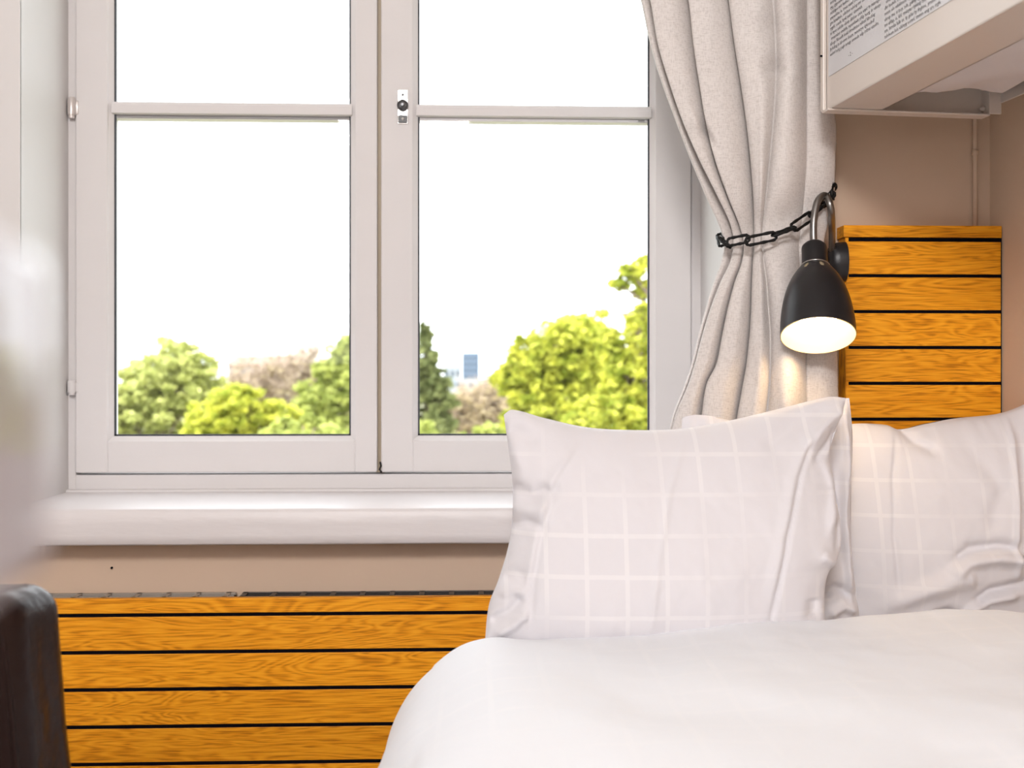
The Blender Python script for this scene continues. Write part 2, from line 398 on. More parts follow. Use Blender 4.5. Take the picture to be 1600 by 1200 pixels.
# outer sash rails seen beyond the inner glass
og = MB(); y0 = YF + .075
for a, b2 in ((125, 174), (553, 646), (1022, 1066)): og.box(PX(a, y0), PX(b2, y0), y0, y0 + .03, zf(725), zt, .002)
og.box(PX(125, y0), PX(1066, y0), y0, y0 + .03, zf(760), PZ(684, y0), .002)
og.build('outer_frame', M['white_paint'], win)
# hinges
for py, s_ in ((166, 1.0), (604, .7)):
    c = P(112, py, YF - .016)
    h = MB().lathe([(0.0085, -.019 * s_), (.0088, -.015 * s_), (.0088, .016 * s_), (.0075, .019 * s_)], c, (0, 0, 1), 20, True, True)
    h.lathe([(.0062, -.026 * s_), (.0066, -.018 * s_)], c, (0, 0, 1), 16, True, True)
    h.box(c.x - .006, c.x + .013, c.y + .002, c.y + .014, c.z - .017 * s_, c.z + .013 * s_, .001)
    autosmooth(h.build('hinge', M['white_paint'] if s_ < 1 else mat('worn_hinge', (.62, .57, .55), .28, metal=.25), win), 50)
# espagnolette handle plate (handle removed)
lk = MB(); c = P(629, 167, YSA)
def lb(pxa, pxb, pya, pyb, ya, yb, b=.0008): lk.box(PX(pxa, YSA), PX(pxb, YSA), YSA - yb, YSA - ya, PZ(pyb, YSA, 629), PZ(pya, YSA, 629), b)
lb(621.5, 637.5, 141, 194, 0, .003, .001)
lock = lk.build('handle_plate', M['chrome'], s2)
lk = MB(); cc = P(629.2, 165, YSA - .003)
lk.lathe([(.0125, 0), (.0122, .006), (.009, .009), (.0055, .0095), (.005, .014), (.003, .0145), (0.0001, .0145)], cc, (0, -1, 0), 24)
autosmooth(lk.build('handle_spindle', mat('dark_steel', (.12, .12, .125), .3, metal=.9), s2))
lk = MB(); lb(622.5, 636.5, 181, 192.5, .003, .0075); lk.build('handle_spindle_cover', M['blackmetal'], s2)
lk = MB()
for py in (148, 185):
    cc = P(629.3, py, YSA - (.003 if py < 160 else .0075)); lk.lathe([(.0032, 0), (.003, .0012), (.0001, .0014)], cc, (0, -1, 0), 14)
lk.build('screw', M['blackmetal'], s2)
lk = MB(); cc = P(629.3, 185.5, YSA - .008); lk.lathe([(.0034, 0), (.003, .0012), (.0001, .0018)], cc, (0, -1, 0), 14); lk.build('screw', M['chrome'], s2)
# latch at foot of meeting stile
lk = MB(); a = P(594, 722, YSA); lk.tube([a, a + Vector((.002, -.004, -.008)), a + Vector((-.001, -.005, -.016)), a + Vector((.003, -.002, -.022))], .0022, 8)
lk.build('latch', M['iron'], win)

# ------------------------------------------------------------------ radiator cover with grille
zc = PZ(934.5, YS, 400)
rc = thing('radiator_cover', (0.1, YS + .04, 0), 'long slatted oak radiator cover below the white window sill', 'radiator cover')
rx0, rx1 = PX(-130, YS), PX(1290, YS)
pitch = .0703
sl = MB(); ztp = zc
sl.box(rx0, rx1, YS, YS + .016, zc - .0275, zc, .0012)
k = 0; z = zc - .0275 - .0068
while z - .0635 > .03:
    sl.box(rx0, rx1, YS + .001, YS + .015, z - .0635, z, .001); z -= pitch
sl.build('slatted_front', M['wood_r'], rc)
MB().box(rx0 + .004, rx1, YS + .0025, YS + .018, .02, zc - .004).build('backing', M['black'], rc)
MB().box(rx0, rx0 + .016, YS + .016, YW - .002, 0, zc, .001).build('side_panel', M['wood_v'], rc)
MB().box(rx0 + .016, rx1, YS + .016, YW - .001, zc - .045, zc - .035).build('vent_shade_sheet', M['black'], rc)  # black sheet put in as the shade below the vent grille
def grille(pa, pb, step, first, col_m):
    g = MB(); xa, xb = PX(pa, YS + .03), PX(pb, YS + .03); ya, yb = YS + .020, YW - .006; z0, z1 = zc - .006, zc - .0015
    g.box(xa, xb, ya, ya + .010, z0, z1, .0006); g.box(xa, xb, yb - .010, yb, z0, z1, .0006); g.box(xa, xb, (ya + yb) / 2 - .0015, (ya + yb) / 2 + .0015, z0 - .004, z1 - .001)
    p = first
    while p < pb - 2:
        x = PX(p, YS + .04); g.box(x - .005, x + .005, ya, yb, z0, z1, .0005); p += step
    return g.build('vent_grille', col_m, rc)
grille(-120, 363, 47, -70, M['grille'])
grille(373, 776, 46.5, 380, mat('grille_black_metal', (.035, .032, .032), .4, metal=.4))
grille(782, 1270, 46.5, 800, M['grille'])
# small nail hole / screw in wall under sill
nn = MB().lathe([(.0022, 0), (.002, .004), (.0001, .0045)], P(175, 887, YW), (0, -1, 0), 10)
nn.build('nail', M['black'], None, loc=P(175, 887, YW)); tag(bpy.data.objects['nail'], 'tiny dark nail in the beige wall between sill and radiator cover', 'nail')

# ------------------------------------------------------------------ headboard
YH = 2.235
hb = thing('headboard', (PX(1440, YH), YH + .06, 0), 'tall slatted oak headboard panel behind the pillows, against the right wall', 'headboard')
hx0, hx1 = PX(1321, YH), PX(1564, YH)
zh = PZ(352.5, YH, 1440); zh1 = PZ(371.5, YH, 1440)
MB().box(hx0 - .004, hx1 + .001, YH - .002, YW - .004, zh1 + .0005, zh, .0012).build('cap', wood_mat('oak_cap', .5, 0.3), hb)
hs = MB(); hp = PZ(377, YH, 1440) - PZ(433.0, YH, 1440); hz = PZ(377.5, YH, 1440)
while hz - .063 > .05:
    hs.box(hx0 + .0015, hx1, YH, YH + .012, hz - hp + .0063, hz, .0009); hz -= hp
hs.build('slatted_front', M['wood_h'], hb)
MB().box(hx0 + .007, XR + .0035, YH + .0025, YH + .02, .02, zh1).build('backing', M['black'], hb)
MB().box(hx0, hx0 + .0065, YH + .001, YW - .004, 0, zh1 - .0003).build('side_panel', M['wood_v'], hb)

# ------------------------------------------------------------------ curtain
rows = [  # py : pleat boundaries
 (-600, (880, 910, 985, 1085, 1170, 1255, 1285)),
 (-200, (948, 975, 1045, 1112, 1185, 1259, 1285)),
 (0,    (1001, 1021, 1080, 1142, 1208, 1262, 1288)),
 (70,   (1016, 1033, 1088, 1151, 1212, 1262, 1290)),
 (130,  (1034, 1050, 1097, 1160, 1212, 1262, 1293)),
 (190,  (1056, 1070, 1107, 1168, 1208, 1262, 1306)),
 (250,  (1079, 1095, 1121, 1174, 1202, 1262, 1306)),
 (310,  (1104, 1124, 1141, 1178, 1196, 1258, 1303)),
 (350,  (1122, 1142, 1156, 1179, 1192, 1254, 1294)),
 (380,  (1131, 1147, 1163, 1179, 1191, 1250, 1288)),
 (410,  (1126, 1142, 1160, 1177, 1193, 1251, 1288)),
 (440,  (1115, 1128, 1150, 1176, 1197, 1254, 1291)),
 (480,  (1103, 1113, 1140, 1175, 1200, 1258, 1298)),
 (520,  (1092, 1101, 1132, 1173, 1203, 1260, 1306)),
 (570,  (1080, 1088, 1122, 1168, 1203, 1261, 1309)),
 (600,  (1070, 1078, 1108, 1163, 1202, 1262, 1310)),
 (660,  (1048, 1056, 1099, 1153, 1197, 1263, 1311)),
 (860,  (1020, 1030, 1075, 1130, 1190, 1262, 1311))]
tabs = [[(r[0], r[1][i]) for r in rows] for i in range(7)]
amps_up = [.026, .060, .062, .055, .048, .026]
YC = 2.185
def chain_shift(px):   # the gather line rises to the right along the chain
    return 0
NV = 300; NP = 26
V = []; uv = []
def pleat(i, t, py):
    a = amps_up[i]
    gath = math.exp(-((py - 372) / 70) ** 2)
    a = a * (1 - .45 * gath)
    if i in (1, 2, 0): p = math.sin(PI * t ** .62) if py < 380 else math.sin(PI * t ** .8)     # left side steep: folds lap over to the left
    elif i == 3: p = math.sin(PI * t ** 1.0)
    else: p = math.sin(PI * t ** 1.05)
    return a * (max(p, 0) ** .48)
OV = {1: .26, 2: .24, 3: .22, 5: .2}
BASE = [.008, .0, .004, .010, .034, .014, .0]   # extra forward offset at boundaries (soft valleys)
for j in range(NV + 1):
    py = -600 + 1460 * j / NV
    for i in range(6):
        for k in range(NP + (1 if i == 5 else 0)):
            t = k / NP
            xa, xb = sinterp(tabs[i], py), sinterp(tabs[i + 1], py)
            px = xa + (xb - xa) * t
            if i in OV and t < .4: px -= OV[i] * (xb - xa) * math.sin(PI * t / .4)
            d = pleat(i, t, py) + BASE[i] * (1 - t) + BASE[i + 1] * t
            # gather above and below chain
            g = math.exp(-((py - (385 - (px - 1130) * .42)) / 34) ** 2)
            d *= (1 - .30 * g)
            # dents
            d += -.016 * math.exp(-((px - 1208 - (py - 110) * .1) / 22) ** 2 - ((py - 112 + abs(px - 1208) * .3) / 16) ** 2) * (1 if py < 118 else .35)
            d += -.010 * math.exp(-((px - 1200) / 26) ** 2 - ((py - 45) / 18) ** 2)
            d += .010 * math.exp(-((px - 1090) / 9) ** 2 - ((py - 190) / 14) ** 2)
            d += -.012 * math.exp(-((px - 1104 - (py - 205) * .5) / 5) ** 2 - ((py - 210) / 26) ** 2)
            # lower soft swell catching the lamp
            d += .018 * math.exp(-((px - 1232) / 22) ** 2 - ((py - 640) / 70) ** 2)
            d += .0022 * nz(px * .03, py * .011, 2.0) + .0009 * nz(px * .09, py * .05, 7)
            V.append(P(px, py, YC - d)); uv.append((px / 1000, py / 1000))
W_ = 6 * NP + 1
Fc = [(j * W_ + i, j * W_ + i + 1, (j + 1) * W_ + i + 1, (j + 1) * W_ + i) for j in range(NV) for i in range(W_ - 1)]
cu = mesh('curtain', V, Fc, M['curtain'], None, True, loc=P(1180, 860, YC))
tag(cu, 'beige linen curtain gathered by a black chain at the right of the window', 'curtain')
so = cu.modifiers.new('s', 'SOLIDIFY'); so.thickness = .0016; so.offset = 1

# ------------------------------------------------------------------ tieback chain and hook
hook = MB(); hp_ = P(1300, 297, YW)
hk = [P(1300, 292, YW), P(1300, 292, 2.22), P(1299, 291, 2.18), P(1299, 300, 2.172), P(1301, 313, 2.176)]
hook.tube(hk, .0042, 10); hook.lathe([(.010, 0), (.010, .004), (.004, .006)], P(1300, 292, YW), (0, -1, 0), 16, True, True)
c2 = P(1299, 291, 2.176)
hook.tube([c2 + Vector((-.007, 0, -.006)), c2 + Vector((.008, 0, .004))], .004, 8); hook.tube([c2 + Vector((0, 0, -.004)), c2 + Vector((0, 0, .014))], .0035, 8)
ho = hook.build('tieback_hook', M['iron'], None, True, loc=P(1300, 297, YW)); tag(ho, 'small black iron hook on the wall above the wall lamp', 'hook')
ch = thing('tieback_chain', P(1215, 365, 2.12), 'black twisted iron chain tied round the gathered beige curtain', 'chain')
def linkmesh(a, b, wid, r, twist=0.0):
    """an elongated ring from point a to b; twist 0 = flat to the room"""
    a = Vector(a); b = Vector(b); ax = (b - a); L_ = ax.length; ax.normalize()
    n = Vector((0, -1, 0)); side = ax.cross(n).normalized(); n = side.cross(ax)
    sd_ = side * math.cos(twist) + n * math.sin(twist)
    pts = []; h = wid / 2; st = L_ / 2 - h
    for k in range(10):
        q = -PI / 2 + PI * k / 9; pts.append((st + h * math.cos(q), h * math.sin(q)))
    for k in range(1, 5): pts.append((st - 2 * st * k / 5, h))
    for k in range(10):
        q = PI / 2 + PI * k / 9; pts.append((-st + h * math.cos(q), h * math.sin(q)))
    for k in range(1, 5): pts.append((-st + 2 * st * k / 5, -h))
    c = (a + b) / 2; P3 = [c + ax * x + sd_ * y for x, y in pts]
    m = MB(); R = [r * (1 + .22 * math.sin(i * 2.4)) for i in range(len(P3))]
    m.tube(P3, R, 8, closed=True); return m
yc = 2.108
lk_ = [((1124, 371), (1139, 386), .014, 2.16, 2.13, .9), ((1136, 379), (1171, 372), .0145, yc + .018, yc, .25), ((1165, 378), (1213, 368), .0150, yc, yc, -.15), ((1207, 368), (1242, 355), .012, yc, yc + .004, 1.2), ((1238, 357), (1270, 335), .0155, yc + .004, yc + .040, .1), ((1266, 338), (1288, 316), .0135, yc + .040, yc + .056, 1.1), ((1283, 322), (1302, 300), .0135, yc + .054, 2.172, .3),
       ((1128, 384), (1124, 366), .010, 2.15, 2.19, .5)]
for a, b, wd, ya, yb, tw in lk_:
    linkmesh(P(*a, ya), P(*b, yb), wd, .0028, tw).build('chain_link', M['iron'], ch, True)

# ------------------------------------------------------------------ wall lamp
lp = thing('wall_lamp', P(1306, 405, YH + .03), 'black bell-shaped wall lamp on a chrome gooseneck, lit, beside the headboard', 'lamp')
fx = hx0  # headboard side face
pc = Vector((fx - .0, 2.238, PZ(409, 2.238, 1306)))
pl = MB()
prof = [(.001, .036), (.014, .036), (.024, .033), (.031, .026), (.034, .016), (.035, .0)]
ax = Vector((-1, 0, 0)); seg = 32; V = []
for r, h in prof:
    for k in range(seg):
        q = 2 * PI * k / seg; V.append(pc + ax * h + Vector((0, math.cos(q) * r * .75, math.sin(q) * r * 1.12)))
pl.add(V, [(i * seg + k, i * seg + (k + 1) % seg, (i + 1) * seg + (k + 1) % seg, (i + 1) * seg + k) for i in range(len(prof) - 1) for k in range(seg)])
pl.build('wall_plate', M['blackmetal'], lp, True)
tilt = math.radians(27)
d = Vector((-.10, -math.sin(tilt), -math.cos(tilt))).normalized()       # lamp axis, pointing to the mouth
top = P(1272, 384, 2.125)
def cat(pts, n=12):
    pts = [Vector(p) for p in pts]; out = []
    for i in range(len(pts) - 1):
        p0 = pts[max(i - 1, 0)]; p1 = pts[i]; p2 = pts[i + 1]; p3 = pts[min(i + 2, len(pts) - 1)]
        for k in range(n):
            t = k / n; out.append(.5 * ((2 * p1) + (-p0 + p2) * t + (2 * p0 - 5 * p1 + 4 * p2 - p3) * t * t + (-p0 + 3 * p1 - 3 * p2 + p3) * t ** 3))
    out.append(pts[-1]); return out
gp = cat([P(1300, 396, 2.235), P(1300, 360, 2.19), P(1298, 325, 2.14), P(1290, 306, 2.15), P(1278, 314, 2.138), P(1272, 340, 2.13), P(1271, 365, 2.127), top - d * .002 + Vector((0, 0, -.001))], 22)
gn = MB(); gn.tube(gp, [.0060 + .0009 * (i % 2) for i in range(len(gp))], 14); gn.build('gooseneck', M['flex'], lp, True)
so_ = MB().lathe([(.006, -.003), (.018, -.002), (.0225, .003), (.0232, .008), (.0232, .046)], top, d, 36, True)
autosmooth(so_.build('socket', M['shade_out'], lp), 45)
LS = .139 + .04
s0 = .046
prof = []
R1 = .0665
shp = [(0, .0225), (.05, .030), (.12, .0372), (.22, .0452), (.34, .0525), (.48, .0583), (.62, .0622), (.76, .0648), (.9, .0660), (1, .0660)]
Lsh = .147
outer = [(r, s0 + Lsh * t) for t, r in shp]
# shade with small oval slots near the top: build outer as grid and punch slots
def shade(profile, seg=144, off=0.0, punch=True):
    ax = d; a = Vector((1, 0, 0)); a = (a - ax * a.dot(ax)).normalized(); b = ax.cross(a)
    fine = []
    for i in range(61):
        t = i / 60; h = s0 + Lsh * t; r = sinterp([(x, y) for y, x in profile], h); fine.append((r - off, h))
    V = []; Fc = []
    for r, h in fine:
        for k in range(seg):
            q = 2 * PI * k / seg; V.append(top + ax * h + (a * math.cos(q) + b * math.sin(q)) * r)
    for i in range(60):
        for k in range(seg):
            h = Lsh * (i + .5) / 60; q = 2 * PI * (k + .5) / seg
            # ovals: 12 around, centred at h=.018
            m_ = 2 * PI / 8; dq = ((q - PI / 2 + m_ / 2 + .06) % m_) - m_ / 2
            e = (dq * .035 / .0034) ** 2 + ((h - .0150) / .0078) ** 2
            if e < 1 and punch: continue
            Fc.append((i * seg + k, i * seg + (k + 1) % seg, (i + 1) * seg + (k + 1) % seg, (i + 1) * seg + k))
    return V, Fc
V, Fc = shade(outer)
sh = MB().add(V, Fc); shd = sh.build('lamp_shade', M['shade_out'], lp, True)
V, Fc = shade(outer, 144, .0012, False)
MB().add(V, Fc).build('shade_lining', M['shade_in'], shd, True)
rg = MB(); a_ = Vector((1, 0, 0)); a_ = (a_ - d * a_.dot(d)).normalized(); b_ = d.cross(a_)
rg.tube([top + d * (s0 + .002) + (a_ * math.cos(2 * PI * k / 40) + b_ * math.sin(2 * PI * k / 40)) * .0262 for k in range(40)], .0014, 8, closed=True)
rg.build('ring', M['chrome'], lp, True)
rm = MB(); rm.tube([top + d * (s0 + Lsh) + (a_ * math.cos(2 * PI * k / 60) + b_ * math.sin(2 * PI * k / 60)) * .0655 for k in range(60)], .0008, 8, closed=True)
rm.build('rim', M['shade_in'], lp, True)
bl = MB(); bc = top + d * (s0 + .112)
prof = [(.012, -.06), (.014, -.045), (.022, -.032)] + [(.034 * math.sin(q), -.034 * math.cos(q)) for q in [PI * k / 16 for k in range(5, 17)]]
prof[-1] = (.0001, .034)
bl.lathe(prof, bc, d, 32, True); bl.build('bulb', M['bulb'], lp, True)

# ------------------------------------------------------------------ upper bunk bed
bk = thing('upper_bunk', (.85, 1.2, 1.48), 'beige painted metal upper bunk with a printed sheet on its side rail', 'bunk bed')
YB0 = 2.05
A = P(1291, 173, YB0); zb = A.z
dirv = Vector((.108, -1, 0)).normalized(); nrm = Vector((-dirv.y * -1, 0, 0))
inn = Vector((-dirv.y, dirv.x, 0))      # to the right (inside)
inn = Vector((1, .108, 0)).normalized()
up = Vector((0, 0, 1))
def bp(u, v, z): return A + dirv * u + inn * v + up * z       # u along the rail to the camera, v inward
def bbox(mb, u0, u1, v0, v1, z0, z1, b=.001):
    mb.hexa([bp(u0, v0, z0), bp(u1, v0, z0), bp(u1, v1, z0), bp(u0, v1, z0), bp(u0, v0, z1), bp(u1, v0, z1), bp(u1, v1, z1), bp(u0, v1, z1)], b)
LB = 1.95; WB = .345
r1 = MB(); bbox(r1, 0, LB, 0, .004, 0, .60, .0018); bbox(r1, 0, LB, .0, .098, 0, .004, .0015); bbox(r1, 0, LB, .094, .098, 0, .02, .001)
bbox(r1, 0, LB, 0, .05, .59, .60, .002)
side = r1.build('side_rail', M['bunk'], bk)
r2 = MB(); bbox(r2, -.008, -.004, -.006, WB - .035, -.002, .60, .001); bbox(r2, -.006, .022, -.006, WB - .04, -.004, .0, .0015)
r2.build('end_rail', M['bunk'], bk)
r3 = MB(); bbox(r3, -.010, .002, -.007, -.001, 0, .6, .001); r3.build('corner_edge', M['bunk'], bk)
r4 = MB(); bbox(r4, -.012, .02, WB - .042, WB - .038, .0, .6, .001); bbox(r4, .018, .022, WB - .042, WB - .018, .0, .6, .001)
r4.build('corner_post', M['bunk'], bk)
for zz, rr in ((.052, .0065), (.012, .0045)):
    MB().lathe([(rr, 0), (rr, .005), (rr * .5, .008), (.0002, .009)], bp(.006, WB - .043, zz), -inn, 14).build('bolt', M['bunk'], bk, True)
r5 = MB(); bbox(r5, 0, LB, WB - .02, WB - .016, .02, .30, .001); r5.build('wall_rail', M['bunk'], bk)
r6 = MB()
for uu in (.25, .5, .8, 1.1, 1.4, 1.7): bbox(r6, uu, uu + .04, .005, WB - .021, .014, .02)
# printed sheet
zp = .058
pp = MB(); bbox(pp, .012, 1.2, -.0012, -.0002, zp, .56, 0); pap = pp.build('printed_sheet', M['paper'], side)
random.seed(5)
def words(n, w):
    out = []
    for _ in range(n):
        l = ''
        if random.random() < .08: l = '  '
        lim = w if random.random() > .15 else w * random.uniform(.3, .9)
        while len(l) < lim: l += ''.join(random.choice('aeioumnrstlgdh' * 2 + 'kbpvyf') for _ in range(random.randint(2, 9))) + random.choice([' ', ' ', ' ', ', '])
        out.append(l)
    return '\n'.join(out)
def text_mesh(body, u, z, size, ls=1.0):
    fc = bpy.data.curves.new('print', 'FONT'); fc.body = body; fc.size = size; fc.space_line = ls; fc.resolution_u = 1
    ob = bpy.data.objects.new('tmp_print', fc); COL.objects.link(ob)
    dg = bpy.context.evaluated_depsgraph_get(); me = bpy.data.meshes.new_from_object(ob.evaluated_get(dg))
    V = [bp(u + v.co.x, -.0016, z + v.co.y) for v in me.vertices]; Fc = [tuple(p.vertices) for p in me.polygons]
    bpy.data.objects.remove(ob); bpy.data.meshes.remove(me)
    return V, Fc
ls_ = .0092
for u, n_, ztop_, wch in ((.020, 40, .058 + .034 + 39 * ls_, 46), (.228, 42, .058 + .004 + 41 * ls_, 46), (.44, 40, .058 + .02 + 39 * ls_, 46)):
    V, Fc = text_mesh(words(n_, wch), u, ztop_, .0088, ls_ / .0088)
    m_ = MB().add(V, Fc); m_.build('printed_text', M['ink'], side)
V, Fc = text_mesh('- 2 -', .095, zp + .012, .010); MB().add(V, Fc).build('printed_text', M['ink'], side)
MB().tube([bp(.0, -.008, .098), bp(.0, -.011, .098)], .0018, 8).build('rail_hole', M['black'], bk)

# mattress with a ruffled white cover lying in the upper bunk
V = []; Fc = []
NU, NW = 110, 26
def mb_pt(i, k):
    u = .06 + (LB - .12) * (i / NU) ** 1.5
    edge = 0
    v = .035 + (WB - .075) * k / NW
    ru = .0025 * math.sin(v * 60 + 3 * nz(v * 20, 1)) * math.exp(-(u - .06) / .08)
    z = .030 + .008 * nz(u * 9, v * 9, 3) + ru - .020 * math.exp(-(u - .06) / .25) * (1 - k / NW) ** 2
    z = max(z, .006)
    return bp(u, v, z)
for i in range(NU + 1):
    for k in range(NW + 1): V.append(mb_pt(i, k))
W2 = NW + 1
Fc = [(i * W2 + k, i * W2 + k + 1, (i + 1) * W2 + k + 1, (i + 1) * W2 + k) for i in range(NU) for k in range(NW)]
nb = len(V)
# skirt up at far end
for j, (du, dz) in enumerate(((-.012, .008), (-.020, .03), (-.022, .12))):
    for k in range(NW + 1):
        q = mb_pt(0, k); V.append(q + dirv * (du + .004 * math.sin(k * 1.9 + j)) + up * dz)
for j in range(3):
    a0 = 0 if j == 0 else nb + (j - 1) * W2; b0 = nb + j * W2
    for k in range(NW): Fc.append((a0 + k, b0 + k, b0 + k + 1, a0 + k + 1))
bb = MB(); bb.add(V, Fc); bbox(bb, .05, LB - .05, .04, WB - .04, .06, .17, .01)
mo = bb.build('bunk_mattress', M['sheet'], None, True, loc=tuple(bp(1, .2, .03))); autosmooth(mo, 60)
tag(mo, 'white mattress cover hanging in folds inside the upper bunk', 'mattress')

# ------------------------------------------------------------------ lower bed
bed = thing('bed', (.47, 1.1, 0), 'lower bed with a white sheeted mattress along the right wall', 'bed')
bx0, bx1 = .06, XR - .015; by0, by1 = .12, 2.192
MB().box(bx0 + .03, bx1, by0 + .02, by1, .12, .30, .006).build('base', M['bunk'], bed)
MB().box(bx0, bx1, by0, by1, .30, .540, .04).build('mattress', M['sheet'], bed, False)
for x in (bx0 + .06, bx1 - .06):
    for y in (by0 + .08, by1 - .08): MB().box(x - .025, x + .025, y - .025, y + .025, 0, .12, .003).build('leg', M['bunk'], bed)

# duvet: parametric draped surface
NA, NB_ = 170, 150
V = []; uv = []
YD0 = 1.83; YD1 = .25
def smooth(a, b, x):
    t = min(1, max(0, (x - a) / (b - a))); return t * t * (3 - 2 * t)
def duvet_pt(s, t):
    # s: arc from left hem (0) over the top to the right (1);  t: 0 head .. 1 foot
    Lh, Rr, Wt = .20, .25, .86          # hang, rounding arc, top width
    tot = Lh + .33 + Wt; a = s * tot
    Y = YD0 + (YD1 - YD0) * t
    xl = -.135
    if a < Lh: x = xl - .004 * (1 - a / Lh); z = .18 + a * .95
    elif a < Lh + .33:
        q = (a - Lh) / .33 * PI / 2; x = xl + .20 * (1 - math.cos(q)); z = .37 + .228 * math.sin(q)
    else: x = xl + .20 + (a - Lh - .33) * (XR - .03 - xl - .20) / Wt; z = .598 + 0.014 * smooth(0, 1, (a - Lh - .33) / Wt)
    # far edge: roll down behind
    dd = YD0 - Y
    if dd < .05: z -= (.035 * (1 - dd / .05) ** 2) * (1 if a > Lh else .3)
    hump = .014 * math.exp(-((dd - .12) / .10) ** 2) if a > Lh else 0
    # puff near right
    z += hump * .4 + .028 * smooth(.40, .8, s) * math.exp(-dd / .25)
    z += .006 * nz(x * 5, Y * 5, 1) + .004 * nz(x * 11, Y * 7, 4) + .0016 * nz(x * 26, Y * 22, 8)
    # shallow diagonal creases
    z += .0035 * math.sin((x * 1.0 + Y * .5) * 16 + 3 * nz(x * 3, Y * 3, 9)) * smooth(.0, .4, s)
    z = z - .02 * smooth(.2, 1.5, dd)
    if a < Lh + .2:
        x += .007 * nz(Y * 7, a * 5, 2) + .006 * math.sin(Y * 22 + a * 8) * (1 - a / (Lh + .2))
    x -= .02 * smooth(0, .6, dd) * (1 - smooth(Lh, Lh + .35, a))
    # head end corner tucks in
    return Vector((x, Y, z)), a, dd
for i in range(NB_ + 1):
    t = (i / NB_) ** 1.35
    for k in range(NA + 1):
        p, a, dd = duvet_pt(k / NA, t); V.append(p); uv.append((a, dd))
W3 = NA + 1
Fc = [(i * W3 + k, i * W3 + k + 1, (i + 1) * W3 + k + 1, (i + 1) * W3 + k) for i in range(NB_) for k in range(NA)]
dv = mesh('duvet', V, Fc, M['duvet'], None, True, uv=uv, loc=(.4, 1.1, .55))
tag(dv, 'puffy white duvet spread over the lower bed, draping down its left side', 'duvet')
so = dv.modifiers.new('s', 'SOLIDIFY'); so.thickness = .022; so.offset = 1

